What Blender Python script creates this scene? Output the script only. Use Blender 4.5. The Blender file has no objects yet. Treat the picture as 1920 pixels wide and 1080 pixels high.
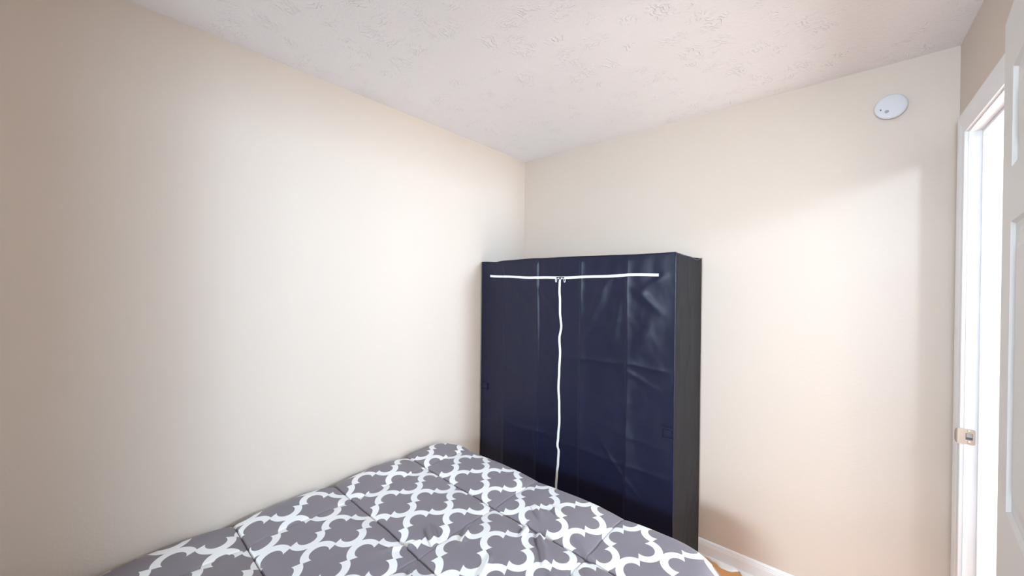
import bpy, bmesh, math, random
from math import sin, cos, pi, exp, sqrt, radians
from mathutils import Vector, Matrix, noise

S = bpy.context.scene
C = S.collection
random.seed(4)

# ------------------------------------------------------------------ room measures (metres)
H = 2.44                      # ceiling height
LX, RX = -1.843, 0.358        # left and right wall faces
BY, FY = 2.273, -2.10         # back wall (with wardrobe) and wall behind the camera
EYE = 1.479

# ------------------------------------------------------------------ camera
yaw, pitch, roll = 0.7128, -0.0061, 0.0091
F = Vector((-sin(yaw)*cos(pitch), cos(yaw)*cos(pitch), sin(pitch)))
R = Vector((cos(yaw), sin(yaw), 0))
U = R.cross(F)
R2 = R*cos(roll) + U*sin(roll)
U2 = -R*sin(roll) + U*cos(roll)
cam_data = bpy.data.cameras.new('camera')
cam_data.sensor_width = 36
cam_data.lens = 705.3/1920*36
cam_data.clip_start = 0.02
cam = bpy.data.objects.new('camera', cam_data)
C.objects.link(cam)
m = Matrix((R2, U2, -F)).transposed().to_4x4()
m.translation = Vector((0, 0, EYE))
cam.matrix_world = m
S.camera = cam

# ------------------------------------------------------------------ view, world, lights
S.view_settings.view_transform = 'Standard'
S.view_settings.look = 'None'
S.view_settings.gamma = 1
S.view_settings.use_curve_mapping = False
S.view_settings.exposure = 0.07

w = bpy.data.worlds.new('world')
S.world = w
w.use_nodes = True
w.node_tree.nodes['Background'].inputs[0].default_value = (0.77, 0.94, 1.0, 1)
w.node_tree.nodes['Background'].inputs[1].default_value = 9.4

def area(name, loc, target, sx, sy, power, col, spread=180):
    d = bpy.data.lights.new(name, 'AREA')
    d.shape = 'RECTANGLE'
    d.size, d.size_y = sx, sy
    d.energy = power
    d.color = col
    d.spread = radians(spread)
    o = bpy.data.objects.new(name, d)
    C.objects.link(o)
    o.location = loc
    o.rotation_euler = (Vector(target)-Vector(loc)).to_track_quat('-Z', 'Y').to_euler()
    return o

WX0, WX1, WZ0, WZ1 = -0.62, 0.30, 0.80, 2.14      # window in the wall behind the camera
KX, KY = -1.28, -0.60                              # corner of an unseen block added to cast the left wall's shadow edge
area('sky_daylight', (-0.20, FY-1.25, 1.98), (-0.6, 2.2, 1.35), 1.5, 0.45, 178, (0.68, 0.85, 1.0), 150)
area('hall_lamp', (1.40, 0.64, 2.36), (0.2, 2.2, 1.6), 0.20, 0.20, 8, (0.66, 0.82, 1.0), 120)
area('hall_fill_small', (1.66, 2.03, 1.90), (-1.8, 1.2, 1.5), 0.30, 0.24, 28, (0.55, 0.77, 1.0), 110)  # unseen small light added to brighten the left wall through the doorway
area('hall_fill_wide', (1.70, 1.75, 1.25), (-1.8, 1.6, 1.6), 0.70, 1.3, 43, (1.0, 0.98, 0.93), 160)  # unseen fill light added in the hall, where no window is built
portal = area('window_portal', ((WX0+WX1)/2, FY-0.09, (WZ0+WZ1)/2), ((WX0+WX1)/2, 2, (WZ0+WZ1)/2), WX1-WX0, WZ1-WZ0, 1, (1, 1, 1))
portal.data.cycles.is_portal = True          # guides sampling of the sky through the window opening

# ------------------------------------------------------------------ materials
def mat(name, col, rough=0.6, spec=0.5, metal=0.0):
    mt = bpy.data.materials.new(name)
    mt.use_nodes = True
    b = mt.node_tree.nodes['Principled BSDF']
    b.inputs['Base Color'].default_value = (*col, 1)
    b.inputs['Roughness'].default_value = rough
    b.inputs['Specular IOR Level'].default_value = spec
    b.inputs['Metallic'].default_value = metal
    return mt

class NT:
    """small helper for writing node maths"""
    def __init__(s, mt):
        s.t = mt.node_tree
        s.b = s.t.nodes['Principled BSDF']
    def n(s, typ, **k):
        x = s.t.nodes.new(typ)
        for a, v in k.items():
            setattr(x, a, v)
        return x
    def link(s, a, b):
        s.t.links.new(a, b)
    def m(s, op, a, b=None, c=None):
        x = s.n('ShaderNodeMath', operation=op)
        for i, v in enumerate((a, b, c)):
            if v is None: continue
            if isinstance(v, (int, float)): x.inputs[i].default_value = v
            else: s.link(v, x.inputs[i])
        return x.outputs[0]
    def noise(s, vec, scale, detail=2, rough=0.5):
        x = s.n('ShaderNodeTexNoise')
        x.inputs['Scale'].default_value = scale
        x.inputs['Detail'].default_value = detail
        x.inputs['Roughness'].default_value = rough
        if vec is not None: s.link(vec, x.inputs['Vector'])
        return x
    def bump(s, height, strength, dist, prev=None):
        x = s.n('ShaderNodeBump')
        x.inputs['Strength'].default_value = strength
        x.inputs['Distance'].default_value = dist
        s.link(height, x.inputs['Height'])
        if prev: s.link(prev, x.inputs['Normal'])
        return x.outputs[0]
    def mix(s, fac, a, b):
        x = s.n('ShaderNodeMix', data_type='RGBA')
        if isinstance(fac, (int, float)): x.inputs[0].default_value = fac
        else: s.link(fac, x.inputs[0])
        for i, v in ((6, a), (7, b)):
            if isinstance(v, tuple): x.inputs[i].default_value = (*v, 1)
            else: s.link(v, x.inputs[i])
        return x.outputs[2]

def wall_material():
    mt = mat('beige_wall_paint', (0.66, 0.585, 0.50), 0.55, 0.3)
    t = NT(mt)
    co = t.n('ShaderNodeTexCoord').outputs['Object']
    n1 = t.noise(co, 140, 3)
    n2 = t.noise(co, 3.5, 2)
    t.link(t.mix(t.m('MULTIPLY', n2.outputs[0], 0.5), (0.675, 0.582, 0.510), (0.655, 0.562, 0.490)), t.b.inputs['Base Color'])
    t.link(t.bump(n1.outputs[0], 0.12, 0.004), t.b.inputs['Normal'])
    return mt

def ceiling_material():
    """white plaster with slap-brush stroke clusters"""
    mt = mat('textured_ceiling_plaster', (0.91, 0.89, 0.91), 0.7, 0.25)
    t = NT(mt)
    co = t.n('ShaderNodeTexCoord').outputs['Object']
    h = None
    for scale, off in ((7.0, 0.0), (10.0, 3.3)):
        mp = t.n('ShaderNodeMapping')
        mp.inputs['Location'].default_value = (off, off*0.7, 0)
        t.link(co, mp.inputs['Vector'])
        wob = t.noise(mp.outputs[0], 9, 2)
        ad = t.n('ShaderNodeVectorMath', operation='MULTIPLY_ADD')
        t.link(wob.outputs['Color'], ad.inputs[0])
        ad.inputs[1].default_value = (0.08, 0.08, 0)
        t.link(mp.outputs[0], ad.inputs[2])
        v = t.n('ShaderNodeTexVoronoi', voronoi_dimensions='2D')
        v.inputs['Scale'].default_value = scale
        t.link(ad.outputs[0], v.inputs['Vector'])
        sep = t.n('ShaderNodeSeparateColor')
        t.link(v.outputs['Color'], sep.inputs[0])
        sx = t.n('ShaderNodeSeparateXYZ')
        t.link(ad.outputs[0], sx.inputs[0])
        ang = t.m('MULTIPLY', sep.outputs[0], 6.283)
        q = t.m('ADD', t.m('MULTIPLY', sx.outputs[0], t.m('COSINE', ang)), t.m('MULTIPLY', sx.outputs[1], t.m('SINE', ang)))
        jit = t.noise(ad.outputs[0], 45, 2)
        st = t.m('SINE', t.m('ADD', t.m('MULTIPLY', q, 420), t.m('MULTIPLY', jit.outputs[0], 16)))
        st = t.m('POWER', t.m('MAXIMUM', st, 0.0), 2.0)
        fall = t.m('MAXIMUM', t.m('SUBTRACT', 1.0, t.m('MULTIPLY', v.outputs['Distance'], 2.0)), 0.0)
        on = t.m('GREATER_THAN', sep.outputs[1], 0.45)
        gate = t.m('GREATER_THAN', t.noise(ad.outputs[0], 38, 1).outputs[0], 0.47)
        e = t.m('MULTIPLY', t.m('MULTIPLY', st, t.m('MULTIPLY', fall, gate)), on)
        h = e if h is None else t.m('ADD', h, e)
    fine = t.noise(co, 90, 4, 0.6)
    h = t.m('ADD', h, t.m('MULTIPLY', fine.outputs[0], 0.55))
    t.link(t.bump(h, 0.62, 0.0045), t.b.inputs['Normal'])
    return mt

def fabric_material(name, col, rough, sheen, bump, spec=0.35):
    mt = mat(name, col, rough, spec)
    t = NT(mt)
    co = t.n('ShaderNodeTexCoord').outputs['Object']
    n1 = t.noise(co, 650, 2)
    n2 = t.noise(co, 14, 3)
    h = t.m('ADD', n1.outputs[0], t.m('MULTIPLY', n2.outputs[0], 1.5))
    t.link(t.bump(h, bump, 0.003), t.b.inputs['Normal'])
    t.b.inputs['Sheen Weight'].default_value = sheen
    t.b.inputs['Sheen Roughness'].default_value = 0.4
    t.link(t.m('ADD', rough-0.08, t.m('MULTIPLY', n2.outputs[0], 0.16)), t.b.inputs['Roughness'])
    return mt

# trellis print: white bands round barbed four-lobed grey cells
SXS = [-1.60, -1.100, -0.655, -0.18]          # quilting seams across and along the comforter
SYS = [1.562, 1.178, 0.785, 0.395, 0.0, -0.39]
TN = (-1.22224806, 1.24086319)               # one crossing of the bands on the bed top
TEX = (0.2214458, -0.00663046)
TEY = (-0.00942671, 0.23110373)
def comforter_material():
    mt = mat('grey_white_trellis_cotton', (0.3, 0.27, 0.28), 0.7, 0.25)
    t = NT(mt)
    uvn = t.n('ShaderNodeUVMap').outputs[0]
    co = t.n('ShaderNodeTexCoord').outputs['Object']
    wob = t.noise(uvn, 3.0, 1)
    sep = t.n('ShaderNodeSeparateXYZ')
    t.link(uvn, sep.inputs[0])
    wsep = t.n('ShaderNodeSeparateColor')
    t.link(wob.outputs['Color'], wsep.inputs[0])
    X = t.m('ADD', t.m('SUBTRACT', sep.outputs[0], TN[0]), t.m('MULTIPLY', t.m('SUBTRACT', wsep.outputs[0], 0.5), 0.02))
    Y = t.m('ADD', t.m('SUBTRACT', sep.outputs[1], TN[1]), t.m('MULTIPLY', t.m('SUBTRACT', wsep.outputs[1], 0.5), 0.02))
    det = TEX[0]*TEY[1]-TEX[1]*TEY[0]
    u = t.m('ADD', t.m('MULTIPLY', X, TEY[1]/det), t.m('MULTIPLY', Y, -TEY[0]/det))
    v = t.m('ADD', t.m('MULTIPLY', X, -TEX[1]/det), t.m('MULTIPLY', Y, TEX[0]/det))
    def grey(du, dv):
        a = t.m('ADD', u, du); b = t.m('ADD', v, dv)
        a = t.m('ABSOLUTE', t.m('SUBTRACT', a, t.m('ROUND', a)))
        b = t.m('ABSOLUTE', t.m('SUBTRACT', b, t.m('ROUND', b)))
        def rad(cx, cy):
            p = t.m('SUBTRACT', a, cx); q = t.m('SUBTRACT', b, cy)
            return t.m('SQRT', t.m('ADD', t.m('MULTIPLY', p, p), t.m('MULTIPLY', q, q)))
        lobe = t.m('LESS_THAN', rad(0.25, 0.0), 0.142)
        edge = t.m('ADD', 0.19, t.m('MULTIPLY', t.m('MAXIMUM', t.m('SUBTRACT', b, 0.1265), 0.0), 0.40))
        body = t.m('MULTIPLY', t.m('LESS_THAN', a, edge), t.m('GREATER_THAN', rad(0.25, 0.5), 0.262))
        return t.m('MAXIMUM', lobe, body)
    g = t.m('MAXIMUM', grey(0.5, 0.0), grey(0.0, 0.5))
    n2 = t.noise(co, 9, 3)
    gcol = t.mix(n2.outputs[0], (0.205, 0.182, 0.212), (0.245, 0.212, 0.236))
    # stitching thread and groove shade, both coloured dark along the quilting seams
    def near(c, lst, wan):
        dmin = None
        for q in lst:
            dq = t.m('ABSOLUTE', t.m('SUBTRACT', c, t.m('ADD', wan, q)))
            dmin = dq if dmin is None else t.m('MINIMUM', dmin, dq)
        return dmin
    ux, uy = sep.outputs[0], sep.outputs[1]
    wy_ = t.m('ADD', t.m('MULTIPLY', t.m('ADD', ux, 1.1), -0.018), t.m('MULTIPLY', t.m('SINE', t.m('MULTIPLY', ux, 8)), 0.004))
    wx_ = t.m('ADD', t.m('MULTIPLY', t.m('SUBTRACT', uy, 1.0), -0.006), t.m('MULTIPLY', t.m('SINE', t.m('MULTIPLY', uy, 9)), 0.004))
    seam_dark = t.m('LESS_THAN', near(uy, SYS, wy_), 0.0011)
    seam_dark2 = t.m('MULTIPLY', t.m('LESS_THAN', near(ux, SXS, wx_), 0.0008), 0.55)
    body_col = t.mix(g, (0.88, 0.87, 0.88), gcol)
    t.link(t.mix(t.m('MAXIMUM', t.m('MULTIPLY', seam_dark, 0.85), seam_dark2), body_col, (0.06, 0.05, 0.07)), t.b.inputs['Base Color'])
    weave = t.noise(co, 900, 2)
    wr = t.noise(co, 22, 3)
    t.link(t.bump(t.m('ADD', weave.outputs[0], t.m('MULTIPLY', wr.outputs[0], 2.0)), 0.12, 0.004), t.b.inputs['Normal'])
    t.b.inputs['Sheen Weight'].default_value = 0.15
    return mt

def floor_material():
    mt = mat('orange_oak_laminate', (0.62, 0.27, 0.09), 0.35, 0.5)
    t = NT(mt)
    co = t.n('ShaderNodeTexCoord').outputs['Object']
    br = t.n('ShaderNodeTexBrick')
    br.inputs['Scale'].default_value = 1.0
    br.inputs['Brick Width'].default_value = 1.2
    br.inputs['Row Height'].default_value = 0.127
    br.inputs['Mortar Size'].default_value = 0.0012
    br.inputs['Color1'].default_value = (0.66, 0.30, 0.10, 1)
    br.inputs['Color2'].default_value = (0.55, 0.23, 0.075, 1)
    br.inputs['Mortar'].default_value = (0.2, 0.08, 0.03, 1)
    t.link(co, br.inputs['Vector'])
    mp = t.n('ShaderNodeMapping')
    mp.inputs['Scale'].default_value = (2, 26, 1)
    t.link(co, mp.inputs['Vector'])
    g = t.noise(mp.outputs[0], 3, 4, 0.65)
    t.link(t.mix(t.m('MULTIPLY', g.outputs[0], 0.45), br.outputs[0], (0.72, 0.38, 0.15)), t.b.inputs['Base Color'])
    t.link(t.bump(g.outputs[0], 0.05, 0.002), t.b.inputs['Normal'])
    return mt

def painted(name, col, rough):
    mt = mat(name, col, rough, 0.5)
    t = NT(mt)
    co = t.n('ShaderNodeTexCoord').outputs['Object']
    t.link(t.bump(t.noise(co, 60, 2).outputs[0], 0.04, 0.002), t.b.inputs['Normal'])
    return mt

M_WALL = wall_material()
M_CEIL = ceiling_material()
M_FLOOR = floor_material()
M_TRIM = painted('white_trim_paint', (0.86, 0.86, 0.88), 0.35)
M_DOOR = painted('white_door_paint', (0.80, 0.79, 0.78), 0.4)
M_CLOTH = comforter_material()
M_WFRONT = fabric_material('black_fabric_blue_lit', (0.0068, 0.0080, 0.030), 0.40, 0.03, 0.10)  # blue of the window light put into the black cloth's base colour
M_WSIDE = fabric_material('black_fabric_warm_lit', (0.014, 0.0125, 0.0135), 0.9, 0.04, 0.10, 0.12)  # same black cloth, with the warmer hall light put into its colour
M_ZIP = mat('white_zip_tape', (0.92, 0.95, 0.93), 0.6)
M_ZDARK = mat('dark_zip_slider', (0.02, 0.02, 0.025), 0.35, 0.5, 0.6)
M_PLASTIC = painted('white_detector_plastic', (0.66, 0.655, 0.69), 0.5)
M_SENSOR = mat('dark_sensor', (0.03, 0.03, 0.04), 0.3)
M_GREYB = mat('grey_button', (0.35, 0.35, 0.38), 0.4)
M_NICKEL = mat('worn_brass_nickel', (0.60, 0.52, 0.44), 0.38, 0.5, 0.8)
M_HOLE = mat('dark_latch_hole', (0.10, 0.10, 0.10), 0.8)
M_SCREW = mat('bright_screw', (0.85, 0.84, 0.80), 0.25, 0.5, 1.0)
M_MATTRESS = mat('white_mattress_ticking', (0.75, 0.74, 0.72), 0.9)
M_BEDBASE = mat('black_bed_base', (0.03, 0.03, 0.03), 0.6)
M_FLOOREDGE = painted('white_floor_edge', (0.86, 0.85, 0.84), 0.5)

# ------------------------------------------------------------------ object helpers
def obj(name, bm, m, parent=None, smooth=False, kind=None, label=None, normals=True):
    if normals: bmesh.ops.recalc_face_normals(bm, faces=bm.faces)
    me = bpy.data.meshes.new(name)
    bm.to_mesh(me); bm.free()
    ms = m if isinstance(m, (list, tuple)) else [m]
    for x in ms: me.materials.append(x)
    if smooth:
        for p in me.polygons: p.use_smooth = True
    o = bpy.data.objects.new(name, me)
    C.objects.link(o)
    if parent: o.parent = parent
    if kind: o['kind'] = kind
    if label: o['label'] = label
    return o

def struct(name, bm, m, parent=None, **k):
    return obj(name, bm, m, parent, kind='structure', **k)

def thing(name, label, cat, loc=(0, 0, 0)):
    o = bpy.data.objects.new(name, None)
    o.empty_display_size = 0.1
    C.objects.link(o)
    o.location = loc
    o['label'] = label; o['category'] = cat
    return o

def box(bm, x0, x1, y0, y1, z0, z1, bev=0.0):
    r = bmesh.ops.create_cube(bm, size=1)
    vs = r['verts']
    bmesh.ops.scale(bm, vec=(x1-x0, y1-y0, z1-z0), verts=vs)
    bmesh.ops.translate(bm, vec=((x0+x1)/2, (y0+y1)/2, (z0+z1)/2), verts=vs)
    if bev:
        es = {e for v in vs for e in v.link_edges}
        bmesh.ops.bevel(bm, geom=list(es), offset=bev, segments=2, affect='EDGES', profile=0.6)
    return vs

def new(): return bmesh.new()

def prism(bm, prof, p0, p1, out, up=Vector((0, 0, 1))):
    """extrude profile [(out, up)] from p0 to p1"""
    a = [bm.verts.new(Vector(p0)+out*u+up*v) for u, v in prof]
    b = [bm.verts.new(Vector(p1)+out*u+up*v) for u, v in prof]
    n = len(prof)
    for i in range(n):
        bm.faces.new((a[i], a[(i+1) % n], b[(i+1) % n], b[i]))
    bm.faces.new(a); bm.faces.new(list(reversed(b)))

def tube(bm, pts, r, seg=8, cap=True):
    rings = []
    n = len(pts)
    for i, p in enumerate(pts):
        d = (pts[min(i+1, n-1)]-pts[max(i-1, 0)]).normalized()
        a = d.cross(Vector((0.13, 0.31, 0.94))).normalized()
        b = d.cross(a).normalized()
        rings.append([bm.verts.new(p+(a*cos(2*pi*k/seg)+b*sin(2*pi*k/seg))*r) for k in range(seg)])
    for i in range(n-1):
        for k in range(seg):
            bm.faces.new((rings[i][k], rings[i][(k+1) % seg], rings[i+1][(k+1) % seg], rings[i+1][k]))
    if cap:
        bm.faces.new(rings[0]); bm.faces.new(rings[-1])

def lathe(bm, prof, origin, axis, seg=48):
    """prof = [(radius, height along axis)]"""
    axis = Vector(axis).normalized()
    a = axis.orthogonal().normalized(); b = axis.cross(a)
    rings = []
    for r, h in prof:
        c = Vector(origin)+axis*h
        if r < 1e-6: rings.append([bm.verts.new(c)])
        else: rings.append([bm.verts.new(c+(a*cos(2*pi*k/seg)+b*sin(2*pi*k/seg))*r) for k in range(seg)])
    for p, q in zip(rings, rings[1:]):
        for k in range(seg):
            k2 = (k+1) % seg
            if len(p) == 1 and len(q) == 1: continue
            if len(p) == 1: bm.faces.new((p[0], q[k], q[k2]))
            elif len(q) == 1: bm.faces.new((p[k], p[k2], q[0]))
            else: bm.faces.new((p[k], p[k2], q[k2], q[k]))

# ------------------------------------------------------------------ the room shell
T = 0.115
OY0, OY1, OZ = 1.294, 2.149, 2.075         # rough opening of the doorway in the right wall
HX1 = RX+T                                 # hall face of the right wall
HALL = 1.75                                # far wall of the hall

b = new(); box(b, LX-T, HALL+T, FY-T, 4.0, -0.10, 0); struct('floor', b, M_FLOOR)
b = new(); box(b, LX-T, HALL+T, FY-T, 4.0, H, H+0.10); struct('ceiling', b, M_CEIL)
b = new(); box(b, LX-T, LX, FY-T, BY, 0, H); struct('wall_left', b, M_WALL)
b = new(); box(b, LX-T, HX1, BY, BY+T, 0, H); struct('wall_back', b, M_WALL)
b = new()
box(b, RX, HX1, FY-T, OY0, 0, H)
box(b, RX, HX1, OY1, BY, 0, H)
box(b, RX, HX1, OY0, OY1, OZ, H)
struct('wall_right', b, M_WALL)
b = new()
box(b, LX, WX0, FY-T, FY, 0, H); box(b, WX1, RX, FY-T, FY, 0, H)
box(b, WX0, WX1, FY-T, FY, 0, WZ0); box(b, WX0, WX1, FY-T, FY, WZ1, H)
struct('wall_front', b, M_WALL)
b = new(); box(b, LX, KX, FY, KY, 0, H); struct('wall_shade_block', b, M_WALL)  # unseen block added to shade the near part of the left wall
b = new(); box(b, HALL, HALL+T, FY-T, 4.0, 0, H); struct('wall_hall_far', b, M_WALL)
b = new(); box(b, HX1, HALL, 3.9, 4.0, 0, H); struct('wall_hall_end', b, M_WALL)
b = new(); box(b, HX1, HALL, FY-T, FY, 0, H); struct('wall_hall_near', b, M_WALL)

# window behind the camera
b = new()
fw = 0.035
for x0, x1, z0, z1 in ((WX0, WX0+fw, WZ0, WZ1), (WX1-fw, WX1, WZ0, WZ1), (WX0+fw, WX1-fw, WZ0, WZ0+fw), (WX0+fw, WX1-fw, WZ1-fw, WZ1)):
    box(b, x0, x1, FY-0.07, FY-0.03, z0, z1)
box(b, WX0+fw, WX1-fw, FY-0.065, FY-0.035, (WZ0+WZ1)/2-0.015, (WZ0+WZ1)/2+0.015)
struct('window_1', b, M_TRIM)

# baseboards
BP = [(0, 0), (0.012, 0), (0.012, 0.060), (0.0105, 0.064), (0.0105, 0.069), (0.0085, 0.072), (0.0085, 0.078), (0.005, 0.085), (0.0, 0.087)]
b = new(); prism(b, BP, (LX, BY, 0), (RX, BY, 0), Vector((0, -1, 0))); struct('baseboard_back', b, M_TRIM)
b = new(); prism(b, BP, (LX, KY, 0), (LX, BY-0.012, 0), Vector((1, 0, 0))); struct('baseboard_left', b, M_TRIM)
b = new(); prism(b, BP, (RX, FY+0.012, 0), (RX, 1.21, 0), Vector((-1, 0, 0))); struct('baseboard_right', b, M_TRIM)
b = new(); prism(b, BP, (KX, FY, 0), (RX, FY, 0), Vector((0, 1, 0))); struct('baseboard_front', b, M_TRIM)

# uneven white strip between baseboard and floor
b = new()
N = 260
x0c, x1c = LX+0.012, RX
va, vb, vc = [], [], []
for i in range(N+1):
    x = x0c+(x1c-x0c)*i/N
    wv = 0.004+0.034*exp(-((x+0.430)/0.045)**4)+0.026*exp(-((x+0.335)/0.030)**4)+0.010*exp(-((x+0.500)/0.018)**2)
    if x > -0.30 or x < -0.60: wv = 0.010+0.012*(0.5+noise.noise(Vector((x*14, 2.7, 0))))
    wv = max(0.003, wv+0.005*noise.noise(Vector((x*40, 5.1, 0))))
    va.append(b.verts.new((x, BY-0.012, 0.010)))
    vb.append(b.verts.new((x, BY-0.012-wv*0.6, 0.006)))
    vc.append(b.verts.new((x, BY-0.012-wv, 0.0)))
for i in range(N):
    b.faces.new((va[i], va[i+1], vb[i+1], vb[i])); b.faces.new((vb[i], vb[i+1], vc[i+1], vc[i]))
struct('trim_1', b, M_FLOOREDGE)

# door casing (mitred sweep), jambs and stops
CY0, CY1, CZ = 1.313, 2.130, 2.055         # finished opening
CP = [(0.0, 0.0), (0.0, 0.009), (0.004, 0.0105), (0.020, 0.0115), (0.026, 0.0105), (0.032, 0.0125), (0.050, 0.0155), (0.066, 0.0165), (0.073, 0.0150), (0.076, 0.011), (0.076, 0.0)]
def casing(name, face_x, sgn, end0, end1):
    b = new()
    rv = 0.005
    path = [((end0[0], 0.0), (1, 0)), ((CY1+rv, CZ+rv), (1, 1)), ((CY0-rv, CZ+rv), (-1, 1)), ((CY0-rv, 0.0), (-1, 0))]
    path[0] = ((CY1+rv, 0.0), (1, 0))
    rings = [[b.verts.new((face_x+sgn*t_, py+dy*o_, pz+dz*o_)) for o_, t_ in CP] for (py, pz), (dy, dz) in path]
    n = len(CP)
    for p, q in zip(rings, rings[1:]):
        for i in range(n):
            b.faces.new((p[i], p[(i+1) % n], q[(i+1) % n], q[i]))
    b.faces.new(rings[0]); b.faces.new(rings[-1])
    struct(name, b, M_TRIM)
casing('trim_2', RX, -1, (0, 0), (0, 0))
casing('trim_3', HX1, 1, (0, 0), (0, 0))
b = new()
box(b, RX, HX1, CY1, OY1, 0, OZ, 0.0015); box(b, RX, HX1, OY0, CY0, 0, OZ, 0.0015); box(b, RX, HX1, CY0, CY1, CZ, OZ)
SX = RX+0.031
box(b, SX, SX+0.035, CY1-0.011, CY1, 0, CZ, 0.003)
box(b, SX, SX+0.035, CY0, CY0+0.011, 0, CZ, 0.003)
box(b, SX, SX+0.035, CY0+0.011, CY1-0.011, CZ-0.011, CZ, 0.003)
jamb = struct('trim_4', b, M_TRIM)

# ------------------------------------------------------------------ six-panel door leaf, folded back against the right wall
def door_leaf():
    W, TH, Z0, Z1 = 0.813, 0.035, 0.010, 2.041
    st, mu = 0.106, 0.100
    pw = (W-2*st-mu)/2
    xs = [0, st, st+pw, st+pw+mu, W-st, W]
    zs = [Z0, 0.245, 0.865, 1.048, 1.612, 1.718, 1.912, Z1]
    b = new()
    for side in (0, 1):
        y0 = 0 if side == 0 else TH
        s = 1 if side == 0 else -1
        for i in range(5):
            for j in range(7):
                xa, xb, za, zb = xs[i], xs[i+1], zs[j], zs[j+1]
                if i in (1, 3) and j in (1, 3, 5):
                    prev = None
                    for ins, dep in ((0, 0), (0.004, 0.006), (0.014, 0.0085), (0.022, 0.0085), (0.050, 0.0025), (0.053, 0.0015)):
                        ring = [b.verts.new((x, y0+s*dep, z)) for x, z in ((xa+ins, za+ins), (xb-ins, za+ins), (xb-ins, zb-ins), (xa+ins, zb-ins))]
                        if prev:
                            for k in range(4): b.faces.new((prev[k], prev[(k+1) % 4], ring[(k+1) % 4], ring[k]))
                        prev = ring
                    b.faces.new(prev)
                else:
                    b.faces.new([b.verts.new((x, y0, z)) for x, z in ((xa, za), (xb, za), (xb, zb), (xa, zb))])
    for (xa, xb, za, zb) in ((0, 0, Z0, Z1), (W, W, Z0, Z1)):
        b.faces.new([b.verts.new(v) for v in ((xa, 0, za), (xa, TH, za), (xa, TH, zb), (xa, 0, zb))])
    for z in (Z0, Z1):
        b.faces.new([b.verts.new(v) for v in ((0, 0, z), (W, 0, z), (W, TH, z), (0, TH, z))])
    bmesh.ops.remove_doubles(b, verts=b.verts, dist=1e-5)
    return b
door = struct('door_1', door_leaf(), M_DOOR)
# local +x runs from hinge edge towards the camera, local +y towards the wall
a = radians(6.2)
dx = Vector((-sin(a), -cos(a), 0)); dy = Vector((cos(a), -sin(a), 0))
md = Matrix((dx, dy, Vector((0, 0, 1)))).transposed()
if md.determinant() < 0: pass
# rotation only (right-handed): x=dx, y=dy
rot = math.atan2(dx.y, dx.x)
door.location = (0.264, 1.287, 0)
door.rotation_euler = (0, 0, rot)
for z in (0.22, 1.02, 1.83):
    b = new()
    lathe(b, [(0, -0.046), (0.006, -0.045), (0.006, 0.045), (0, 0.046)], (-0.012, 0.041, z), (0, 0, 1), 16)
    box(b, -0.0015, 0.0, 0.004, 0.035, z-0.044, z+0.044)
    box(b, -0.010, 0.0, 0.035, 0.037, z-0.044, z+0.044)
    obj('hinge', b, M_NICKEL, door, label='metal door hinge')
for s in (0, 1):
    b = new()
    y = 0 if s == 0 else 0.035
    ax = (0, -1, 0) if s == 0 else (0, 1, 0)
    sc = 1.0 if s == 0 else 0.95
    lathe(b, [(0, 0.0), (0.030, 0.0), (0.031, 0.004), (0.020, 0.010), (0.011, 0.016), (0.011, 0.030), (0.022, 0.038), (0.027, 0.050), (0.023, 0.062), (0.010, 0.067), (0, 0.068)], (0.753, y, 0.94), ax, 32)
    obj('knob', b, M_NICKEL, door, smooth=True, label='metal door knob')

# strike plate on the far jamb
sp = thing('strike_plate', 'small tan metal latch strike plate screwed to the white door jamb', 'strike plate', (0.368, CY1, 0.942))
b = new()
yf = -0.0016
outline = []
px0, px1, pz = -0.022, 0.0165, 0.0285
def rr(cx, cz, r, a0, a1, n=6): return [(cx+r*cos(a0+(a1-a0)*k/n), cz+r*sin(a0+(a1-a0)*k/n)) for k in range(n+1)]
r_ = 0.006
outline = [(px0, -pz)]+rr(px1-r_, -pz+r_, r_, -pi/2, 0)+rr(px1-r_, pz-r_, r_, 0, pi/2)+[(px0, pz)]
hole = [(-0.0065, -0.011), (0.0105, -0.011), (0.0105, 0.013), (-0.0065, 0.013)]
def ngon_frame(y):
    o_ = [b.verts.new((x, y, z)) for x, z in outline]
    h_ = [b.verts.new((x, y, z)) for x, z in hole]
    return o_, h_
of, hf = ngon_frame(yf); ob, hb = ngon_frame(-0.0001)
n = len(outline)
for i in range(n): b.faces.new((of[i], of[(i+1) % n], ob[(i+1) % n], ob[i]))
for i in range(4): b.faces.new((hf[i], hf[(i+1) % 4], hb[(i+1) % 4], hb[i]))
es = []
for L in (of, hf):
    for i in range(len(L)):
        e = b.edges.get((L[i], L[(i+1) % len(L)]))
        es.append(e)
bmesh.ops.triangle_fill(b, use_beauty=True, edges=es)
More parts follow.
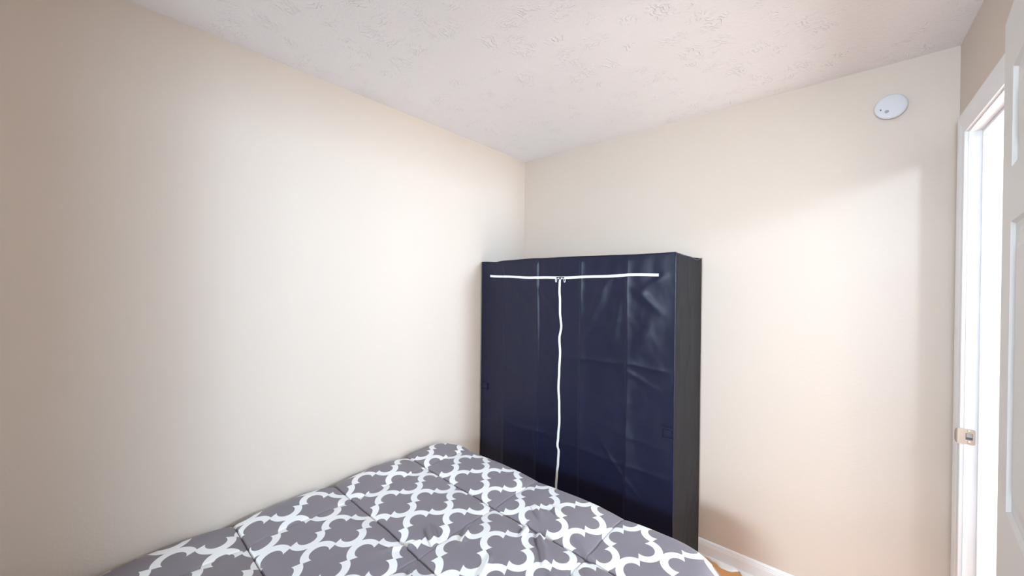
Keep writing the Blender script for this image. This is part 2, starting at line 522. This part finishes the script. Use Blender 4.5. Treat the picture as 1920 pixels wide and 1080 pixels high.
# curved lip that wraps round the casing edge, rounded like a tongue
lip = []
for k in range(9):
    f = k/8
    ang = f*radians(70)
    lx = px0-0.0115*sin(ang); ly = yf-0.001+0.010*(1-cos(ang))
    hz = pz*sqrt(max(0.0, 1-(f*0.93)**2.4))
    lip.append([b.verts.new((lx, ly, z)) for z in [hz*(-1+2*q/8) for q in range(9)]])
for p, q in zip(lip, lip[1:]):
    for i in range(8): b.faces.new((p[i], p[i+1], q[i+1], q[i]))
obj('plate', b, M_NICKEL, sp)
b = new(); box(b, -0.0065, 0.0105, -0.0006, -0.0001, -0.011, 0.013); obj('latch_hole', b, M_HOLE, sp, label='dark latch hole in the plate')
b = new(); box(b, -0.0045, 0.0095, -0.0011, -0.0006, -0.002, 0.012); obj('latch_cup', b, M_GREYB, sp, label='grey metal cup inside the latch hole')
for z in (-0.0195, 0.0205):
    b = new(); lathe(b, [(0.0042, 0), (0.0040, 0.0008), (0.0025, 0.0014), (0, 0.0015)], (0.002, yf, z), (0, -1, 0), 20)
    obj('screw', b, M_SCREW, sp, smooth=True, label='bright round screw head')

# ------------------------------------------------------------------ round white detector high on the back wall
sd = thing('smoke_detector', 'round white smoke detector on the beige wall near the ceiling and door', 'smoke detector', (0.164, BY, 2.254))
b = new()
lathe(b, [(0, 0.0), (0.044, 0.0), (0.045, 0.004), (0.045, 0.008), (0, 0.008)], (0, 0, 0), (0, -1, 0), 64)
obj('base_plate', b, M_PLASTIC, sd, smooth=False)
b = new()
lathe(b, [(0, 0.0081), (0.0495, 0.0081), (0.0512, 0.0095), (0.0517, 0.014), (0.0508, 0.017), (0.0475, 0.0195), (0.042, 0.0210), (0.020, 0.0225), (0, 0.0228)], (0, 0, 0), (0, -1, 0), 72)
obj('cover', b, M_PLASTIC, sd, smooth=True)
b = new(); lathe(b, [(0.0027, 0.0205), (0.0027, 0.0228), (0, 0.0230)], (-0.0315, 0, -0.009), (0, -1, 0), 20); obj('sensor', b, M_SENSOR, sd, label='tiny dark sensor hole')
b = new(); lathe(b, [(0.0068, 0.0205), (0.0068, 0.0226), (0.0052, 0.0231), (0.0048, 0.0226), (0, 0.0226)], (-0.0125, 0, -0.0205), (0, -1, 0), 28); obj('test_button', b, M_GREYB, sd, label='small grey test button')

# ------------------------------------------------------------------ portable fabric wardrobe
WXL, WXR, WYF, WYB, WZB, WZT = -1.831, -0.566, 1.8075, 2.250, 0.010, 1.640
wr = thing('fabric_wardrobe', 'tall black fabric wardrobe with white zips standing in the corner', 'wardrobe', (WXL+0.6, 2.03, 0))
wr_loc = Vector(wr.location)
ZSEAM = 1.540
def zipz(x):                       # slightly sagging horizontal zip line
    f = (x+1.752)/1.112
    return 1.543-0.013*sin(pi*min(max(f*1.15, 0), 1))*1.0-0.006*f+0.0012*sin(x*23)
FOLD = ((-1.628, 0.0045, 0.026, 1), (-1.357, 0.0075, 0.026, -1), (-1.064, 0.0095, 0.030, 1), (-0.797, 0.0100, 0.032, 1))
DRAPE = ((-0.93, 1.46, 58, 0.10, 0.028, 0.0070), (-0.99, 1.33, 62, 0.13, 0.030, 0.0060), (-0.86, 1.30, 75, 0.12, 0.022, 0.0040), (-0.70, 1.42, -40, 0.09, 0.022, 0.0060), (-0.66, 1.50, 35, 0.07, 0.02, 0.0045),
         (-0.72, 1.20, 65, 0.14, 0.035, 0.0060), (-1.30, 1.42, -55, 0.12, 0.024, 0.0050), (-1.52, 1.45, -50, 0.10, 0.022, 0.0050), (-1.72, 1.56, -62, 0.06, 0.018, 0.0060), (-1.62, 1.57, -62, 0.05, 0.016, 0.0050),
         (-0.70, 0.95, 40, 0.13, 0.03, 0.0040), (-0.93, 0.80, 50, 0.14, 0.03, 0.0035), (-0.83, 0.55, -48, 0.15, 0.012, 0.0030), (-0.75, 1.03, -20, 0.10, 0.015, 0.0030), (-1.25, 0.95, 80, 0.15, 0.03, 0.0030))
def frontdisp(x, z):
    """how far the front cloth stands out of its plane"""
    d = 0.0
    for fx, amp, wd, sg in FOLD:
        fx2 = fx+0.006*noise.noise(Vector((fx*5, 0, z*2.3)))
        t_ = x-fx2
        s_ = exp(-abs(t_)/wd) if t_*sg > 0 else exp(-abs(t_)/(wd*0.25))
        d += amp*s_*(0.55+0.6*(0.5+noise.noise(Vector((fx*9, 1.7, z*2.6)))))
    for zc, amp, xa, xb in ((1.085, 0.0045, -1.10, -0.62), (0.60, 0.0030, -1.6, -1.35), (0.72, 0.002, -0.8, -0.58), (0.58, 0.0030, -1.15, -0.57)):
        if xa-0.1 < x < xb+0.1:
            edge = min(1, max(0, (x-xa+0.1)/0.1), 1)*min(1, max(0, (xb+0.1-x)/0.1))
            zz = z-zc-0.012*noise.noise(Vector((x*7, zc*9, 0)))
            d += amp*exp(-abs(zz)/0.016)*edge
    # drape gathered under the zip, soft diagonal folds fan down from its ends
    zt_ = zipz(x)
    top = exp(-abs(zt_-z)/0.28)
    for (xo, zo, ang_, ln, wd_, am_) in DRAPE:
        ca, sa = cos(radians(ang_)), sin(radians(ang_))
        al = (x-xo)*ca+(z-zo)*sa; ac = -(x-xo)*sa+(z-zo)*ca
        ac += 0.02*noise.noise(Vector((al*6, xo*9, 0)))
        d += am_*exp(-(al/ln)**2)*exp(-(ac/wd_)**2)
    d += 0.0035*top*noise.noise(Vector((x*16, 3.1, z*2.0)))
    d += 0.0050*noise.noise(Vector((x*3.2, 7.7, z*2.2)))*(1.25 if x > -1.2 else 0.75)
    d += 0.0020*noise.noise(Vector((x*9+z*3, 1.2, z*5)))
    d += 0.0008*noise.noise(Vector((x*34, 2.2, z*22)))
    # cloth is held flat along its borders
    fade = min(1, (x-WXL)/0.05)*min(1, (WXR-x)/0.05)*min(1, max(0, WZT-z)/0.03)
    d *= max(0, fade)
    # slight hollow of the tall front
    return d-0.006*sin(pi*(x-WXL)/(WXR-WXL))*sin(pi*min(1, max(0, (z-WZB)/(WZT-WZB))))
def topz(x):
    f = (x-WXL)/(WXR-WXL)
    base = WZT-0.002+0.012*sin(pi*min(1, f*1.1))**2*0.4
    base += 0.004*noise.noise(Vector((x*6, 0, 0)))
    base -= 0.006*exp(-((x+1.70)/0.05)**2)-0.007*exp(-((x+0.62)/0.06)**2)*0
    return base
def patch(bm, fn, nu, nv):
    g = [[bm.verts.new(fn(i/nu, j/nv)) for j in range(nv+1)] for i in range(nu+1)]
    for i in range(nu):
        for j in range(nv):
            bm.faces.new((g[i][j], g[i+1][j], g[i+1][j+1], g[i][j+1]))
    return g
def wl(x, y, z): return Vector((x, y, z))-wr_loc

ZC = [(1.530, -1.1935), (1.500, -1.1985), (1.450, -1.2005), (1.400, -1.1975), (1.330, -1.1975), (1.250, -1.1890), (1.180, -1.2010), (1.090, -1.1950), (1.000, -1.1990), (0.900, -1.2040),
      (0.800, -1.1975), (0.700, -1.1960), (0.620, -1.2030), (0.560, -1.2080), (0.535, -1.2000), (0.460, -1.2030), (0.400, -1.2100), (0.330, -1.2140), (0.200, -1.2100), (0.050, -1.2050)]
def zipx(z):
    if z >= ZC[0][0]: return ZC[0][1]
    for (za, xa), (zb, xb) in zip(ZC, ZC[1:]):
        if z >= zb:
            f = (za-z)/(za-zb); f = f*f*(3-2*f)
            return xa+(xb-xa)*f
    return ZC[-1][1]
# valance above the zip
b = new()
patch(b, lambda u, v: (lambda x: wl(x, WYF-frontdisp(x, zipz(x)-0.004+(topz(x)-zipz(x)+0.004)*v)-0.0014*(1-v), zipz(x)-0.004+(topz(x)-zipz(x)+0.004)*v))(WXL+(WXR-WXL)*u), 220, 22)
obj('valance', b, M_WFRONT, wr, smooth=True, normals=False)
# the two front flaps either side of the vertical zip
for side in (0, 1):
    b = new()
    def ff(u, v):
        z0_ = WZB
        xr = WXL+(WXR-WXL)*0
        z = WZB+(1.0-0)*(v)*(ZSEAM-WZB)
        zx = zipx(z)
        x = WXL+(zx-WXL)*u if side == 0 else zx+(WXR-zx)*u
        zt = zipz(x)+0.003
        z = WZB+(zt-WZB)*v
        return wl(x, WYF-frontdisp(x, z), z)
    patch(b, ff, 110 if side == 0 else 120, 240)
    obj('door_flap', b, M_WFRONT, wr, smooth=True, normals=False)
# top, sides and back
b = new()
patch(b, lambda u, v: wl(WXL+(WXR-WXL)*u, WYF+(WYB-WYF)*v, topz(WXL+(WXR-WXL)*u)-0.006*sin(pi*v)+0.003*noise.noise(Vector((u*9, v*5, 0)))*sin(pi*v)), 80, 16)
obj('top_panel', b, M_WSIDE, wr, smooth=True, normals=False)
for s, xx in ((0, WXL), (1, WXR)):
    b = new()
    def sf(u, v):
        y = WYF+(WYB-WYF)*u
        zt = topz(xx)-0.006*sin(pi*u)-(0.010*exp(-((u-0.78)/0.14)**2) if s else 0)
        z = WZB+0.004*noise.noise(Vector((u*6, s, 0)))+(zt-WZB)*v
        d_ = 0.004*noise.noise(Vector((u*3, z*3, 5+s)))+0.0012*noise.noise(Vector((u*5, z*2.0, 8+s)))
        if s:
            rd = 1-abs(noise.noise(Vector((y*9, z*3.5, 2.2))))
            d_ += 0.003*max(0, rd-0.85)/0.15
            d_ += 0.0022*exp(-abs(u-0.55-0.02*sin(z*5))/0.05)*(1 if z < 0.8 else 0.3)
        d_ *= sin(pi*u)**0.5 if 0 < u < 1 else 0
        return wl(xx+(d_ if s else 0.004+0*d_), y, z)
    patch(b, sf, 40, 110)
    obj('side_panel', b, M_WSIDE, wr, smooth=True, normals=False)
b = new(); patch(b, lambda u, v: wl(WXL+(WXR-WXL)*u, WYB, WZB+(WZT-WZB)*v), 4, 4); obj('back_panel', b, M_WSIDE, wr)
# piped seams along the front edges
b = new()
tube(b, [wl(WXL+(WXR-WXL)*k/90, WYF-0.0005, topz(WXL+(WXR-WXL)*k/90)) for k in range(91)], 0.0030, 8)
tube(b, [wl(WXR, WYF-0.0005, WZB+(topz(WXR)-WZB)*k/60)+Vector((0.0015*noise.noise(Vector((k*.3, 0, 0))), 0, 0)) for k in range(61)], 0.0026, 8)
tube(b, [wl(WXR, WYF+(WYB-WYF)*k/30, topz(WXR)-0.006*sin(pi*k/30)-0.010*exp(-((k/30-0.78)/0.14)**2)) for k in range(31)], 0.0026, 8)
tube(b, [wl(WXL, WYF-0.0005, WZB+(WZT-WZB)*k/60) for k in range(61)], 0.0026, 8)
obj('piping', b, M_WFRONT, wr, smooth=True)
# metal frame feet and tubes inside
b = new()
for x in (WXL+0.03, (WXL+WXR)/2, WXR-0.03):
    for y in (WYF+0.03, WYB-0.03):
        tube(b, [wl(x, y, 0.0), wl(x, y, WZT-0.03)], 0.008, 12)
for z in (0.06, WZT-0.035):
    for y in (WYF+0.03, WYB-0.03):
        tube(b, [wl(WXL+0.03, y, z), wl(WXR-0.03, y, z)], 0.008, 12)
    for x in (WXL+0.03, WXR-0.03):
        tube(b, [wl(x, WYF+0.03, z), wl(x, WYB-0.03, z)], 0.008, 12)
obj('frame', b, M_GREYB, wr, smooth=True)
# zips
def ribbon(bm, pts, side, wd, th):
    n_ = len(pts)
    rows = []
    for i, p in enumerate(pts):
        sv = side
        rows.append([bm.verts.new(p+sv*(-wd/2)), bm.verts.new(p+sv*(-wd/2)*0.8+Vector((0, -th, 0))), bm.verts.new(p+sv*(wd/2)*0.8+Vector((0, -th, 0))), bm.verts.new(p+sv*(wd/2))])
    for p, q in zip(rows, rows[1:]):
        for k in range(3): bm.faces.new((p[k], p[k+1], q[k+1], q[k]))
    bm.faces.new(rows[0]); bm.faces.new(rows[-1])
def zy(x, z): return WYF-frontdisp(x, z)-0.0022
b = new()
HZ = [-1.752+1.112*k/150 for k in range(151)]
ribbon(b, [wl(x, zy(x, zipz(x)), zipz(x)) for x in HZ], Vector((0, 0, 1)), 0.0145, 0.0022)
zh = obj('zipper', b, M_ZIP, wr, smooth=False, label='white horizontal zip across the top of the front')
b = new()
zz = [0.05+(1.527-0.05)*k/220 for k in range(221)]
ribbon(b, [wl(zipx(z), zy(zipx(z), z)-0.001, z) for z in zz], Vector((1, 0, 0)), 0.0150, 0.0022)
zv = obj('zipper', b, M_ZIP, wr, smooth=False, label='white vertical zip winding down the middle of the front')
for k, (sx_, par) in enumerate(((-1.212, zh), (-1.172, zh))):
    b = new()
    yy = zy(sx_, zipz(sx_))-0.003
    zc = zipz(sx_)
    box(b, *[c for c in (sx_-0.006-wr_loc.x, sx_+0.006-wr_loc.x, yy-0.006-wr_loc.y, yy-wr_loc.y, zc-0.004, zc+0.004)], 0.0015)
    s_ = obj('slider', b, M_ZDARK, par, label='dark zip slider')
    b = new()
    xo = -0.008 if k == 0 else 0.010
    pts = [wl(sx_+xo+0.0045*cos(t_), yy-0.004, zc-0.013+0.012*sin(t_)) for t_ in [2*pi*q/20 for q in range(21)]]
    tube(b, pts, 0.0019, 8, cap=False)
    obj('zip_pull', b, M_ZIP, par, smooth=True, label='white looped zip pull')
b = new()
xc = -1.1925; yy = zy(xc, 1.527)-0.004
box(b, xc-0.011-wr_loc.x, xc+0.011-wr_loc.x, yy-0.004-wr_loc.y, yy-wr_loc.y, 1.5275, 1.5315, 0.001)
box(b, xc-0.0035-wr_loc.x, xc+0.0035-wr_loc.x, yy-0.005-wr_loc.y, yy-wr_loc.y, 1.517, 1.529, 0.001)
obj('slider', b, M_ZDARK, zv, label='dark slider at the top of the vertical zip')
# webbing loops sewn to the front edges
for xa, xb, za, zb in ((-1.829, -1.770, 0.776, 0.822), (-0.622, -0.568, 0.768, 0.822)):
    b = new()
    t_ = 0.007
    for x0_, x1_, z0_, z1_ in ((xa, xb, za, za+t_), (xa, xb, zb-t_, zb), (xa, xa+t_, za, zb) if xa > -1 else (xb-t_, xb, za, zb), (xa+0.012, xb-0.006, za+0.010, zb-0.010)):
        y_ = WYF-max(frontdisp(x, z) for x in (x0_, x1_) for z in (z0_, z1_))
        dd = 0.004 if (x1_-x0_ > 0.03 and z1_-z0_ > 0.02) else 0.006
        box(b, x0_-wr_loc.x, x1_-wr_loc.x, y_-dd-wr_loc.y, y_+0.004-wr_loc.y, z0_, z1_, 0.001)
    obj('webbing_loop', b, M_WFRONT, wr)

# ------------------------------------------------------------------ bed under the comforter
BX0, BX1, BYH, BYF = -1.800, -0.330, -0.545, 1.430
bed = thing('bed', 'queen bed with mattress standing against the left wall under the patterned comforter', 'bed', ((BX0+BX1)/2, 0.45, 0))
bl = Vector(bed.location)
def bb(b, x0, x1, y0, y1, z0, z1, bev): box(b, x0-bl.x, x1-bl.x, y0-bl.y, y1-bl.y, z0, z1, bev)
b = new(); bb(b, BX0+0.01, BX1-0.01, BYH, BYF-0.01, 0.245, 0.462, 0.045); obj('mattress', b, M_MATTRESS, bed, smooth=False)
b = new(); bb(b, BX0+0.02, BX1-0.02, BYH+0.01, BYF-0.03, 0.15, 0.243, 0.01); obj('bed_base', b, M_BEDBASE, bed)
for x in (BX0+0.08, BX1-0.08):
    for y in (BYH+0.1, 0.45, BYF-0.12):
        b = new(); tube(b, [Vector((x, y, 0.0))-bl, Vector((x, y, 0.149))-bl], 0.022, 16); obj('leg', b, M_BEDBASE, bed)

# comforter: a quilted sheet laid over the mattress, rounded over the foot and side edges
RR = 0.095                                     # rounding radius over the edge
CC = 0.10                                      # plan radius of its corners
IX0, IX1, IY0, IY1 = -1.742, -0.345, -0.506, 1.437   # flat part of the top
ZTOP = 0.520
def wan_x(y): return -0.006*(y-1.0)+0.004*sin(y*9)          # quilting seams wander a little
def wan_y(x): return -0.018*(x+1.1)+0.004*sin(x*8)
def seamlines(x, y):
    dxs = min(abs(x-(sx_+wan_x(y))) for sx_ in SXS)
    dys = min(abs(y-(sy_+wan_y(x))) for sy_ in SYS)
    return dxs, dys
def spaced(a0, a1, seams, coarse, fine, reach):
    out = [a0]
    while out[-1] < a1:
        d = min(abs(out[-1]-q) for q in seams)
        out.append(out[-1]+(fine if d < reach else coarse))
    return out
CREASE = [((-0.80, 1.115), (-0.735, 1.04), 0.010, 0.006), ((-0.93, 1.19), (-0.89, 1.10), 0.008, 0.006), ((-0.86, 1.17), (-0.80, 1.10), 0.009, 0.008), ((-1.07, 1.00), (-1.03, 0.93), 0.010, 0.006), ((-1.19, 0.90), (-1.10, 0.86), 0.010, 0.008),
          ((-0.93, 1.33), (-0.84, 1.30), 0.009, 0.005), ((-0.98, 1.29), (-0.90, 1.24), 0.009, 0.005), ((-0.74, 1.23), (-0.62, 1.17), 0.009, 0.004), ((-0.70, 1.02), (-0.62, 0.93), 0.012, 0.006), ((-0.66, 1.10), (-0.56, 1.03), 0.010, 0.005),
          ((-1.16, 0.83), (-1.20, 0.72), 0.009, 0.006), ((-1.06, 0.74), (-0.98, 0.66), 0.010, 0.006), ((-0.90, 0.94), (-0.85, 0.84), 0.011, 0.006)]
def puff(x, y):
    dxs, dys = seamlines(x, y)
    h = 0.021*(1-exp(-dys/0.050))*(0.40+0.60*(1-exp(-dxs/0.06)))
    h -= 0.0085*exp(-(dys/0.0032)**2)+0.0040*exp(-(dxs/0.0032)**2)
    # puckers running away from the lengthwise seams
    h += 0.0022*sin(y*95+4*noise.noise(Vector((x*6, y*6, 0))))*exp(-dxs/0.030)*(0.5+noise.noise(Vector((x*3, y*4, 2))))
    k2 = min(1, max(0, (-1.45-x)/0.25)); h += 0.012*k2*k2*(3-2*k2)
    h += 0.0045*noise.noise(Vector((x*4.5, y*4.5, 0.3)))+0.0018*noise.noise(Vector((x*13, y*10, 1.3)))
    for (xa, ya), (xb, yb), wd, am in CREASE:
        ex_, ey_ = xb-xa, yb-ya
        L2 = ex_*ex_+ey_*ey_
        t_ = ((x-xa)*ex_+(y-ya)*ey_)/L2
        if -0.6 < t_ < 1.6:
            px_ = x-(xa+t_*ex_); py_ = y-(ya+t_*ey_)
            d_ = (px_*ey_-py_*ex_)/sqrt(L2)
            al = exp(-(((t_-0.5)/0.55)**4))
            h += 1.7*am*al*(exp(-(d_/wd)**2)-0.7*exp(-((d_-wd*1.7)/(wd*0.8))**2))
    return h
def drape(s, t):
    cx = min(max(s, IX0+CC), IX1-CC); cy = min(max(t, IY0+CC), IY1-CC)
    vx, vy = s-cx, t-cy
    dist = sqrt(vx*vx+vy*vy)
    h = puff(s, t)
    if dist <= CC:
        return (s, t, ZTOP+h)
    nx, ny = vx/dist, vy/dist
    e = dist-CC
    if e < RR*pi/2:
        hor, dr = RR*sin(e/RR), RR*(1-cos(e/RR))
        nz = cos(e/RR); nh = sin(e/RR)
    else:
        hor, dr = RR, RR+(e-RR*pi/2)
        nz, nh = 0, 1
        k_ = min(1, (e-RR*pi/2)/0.12)
        ang = math.atan2(ny, nx)
        hor += 0.012*k_*(sin((s+t)*17+3*ang)*0.6+noise.noise(Vector((s*7, t*7, 0)))*0.6)
        hor = min(hor, RR+0.014)
    x = cx+nx*(CC+hor+h*nh*0.6); y = cy+ny*(CC+hor+h*nh*0.6)
    x = max(x, LX+0.006)
    return (x, y, max(ZTOP-dr+h*nz, 0.015))
b = new()
uvl = b.loops.layers.uv.new('UVMap')
# margins beyond the flat part: short tuck at the wall, long drop at foot and side
s0, s1, t0, t1 = IX0-0.22, IX1+0.42, IY0-0.085, IY1+0.40
SL = spaced(s0, s1, SXS, 0.0075, 0.0022, 0.010)
TL = spaced(t0, t1, SYS, 0.0075, 0.0020, 0.010)
ns, nt = len(SL)-1, len(TL)-1
g = []
par = {}
for i in range(ns+1):
    row = []
    for j in range(nt+1):
        s = SL[i]+wan_x(TL[j]); t = TL[j]+wan_y(SL[i])
        v_ = b.verts.new(drape(s, t)); par[v_] = (s, t)
        row.append(v_)
    g.append(row)
def inside(s, t):
    vx = max(0, s-(s1-0.2)); vy = max(0, t-(t1-0.2))
    if vx > 0 and vy > 0 and vx*vx+vy*vy > 0.2**2: return False
    vx = max(0, (s0+0.15)-s)
    if vx > 0 and vy > 0 and vx*vx+vy*vy > 0.18**2: return False
    return True
for i in range(ns):
    for j in range(nt):
        s, t = SL[i], TL[j]
        if not inside(s, t): continue
        f = b.faces.new((g[i][j], g[i+1][j], g[i+1][j+1], g[i][j+1]))
        for lp in f.loops: lp[uvl].uv = par[lp.vert]
bmesh.ops.delete(b, geom=[v for v in b.verts if not v.link_faces], context='VERTS')
cf = obj('comforter', b, M_CLOTH, smooth=True, normals=False)
so = cf.modifiers.new('thickness', 'SOLIDIFY'); so.thickness = 0.010; so.offset = -1
cf['label'] = 'grey quilted comforter with white trellis pattern spread over the bed'
cf['category'] = 'comforter'
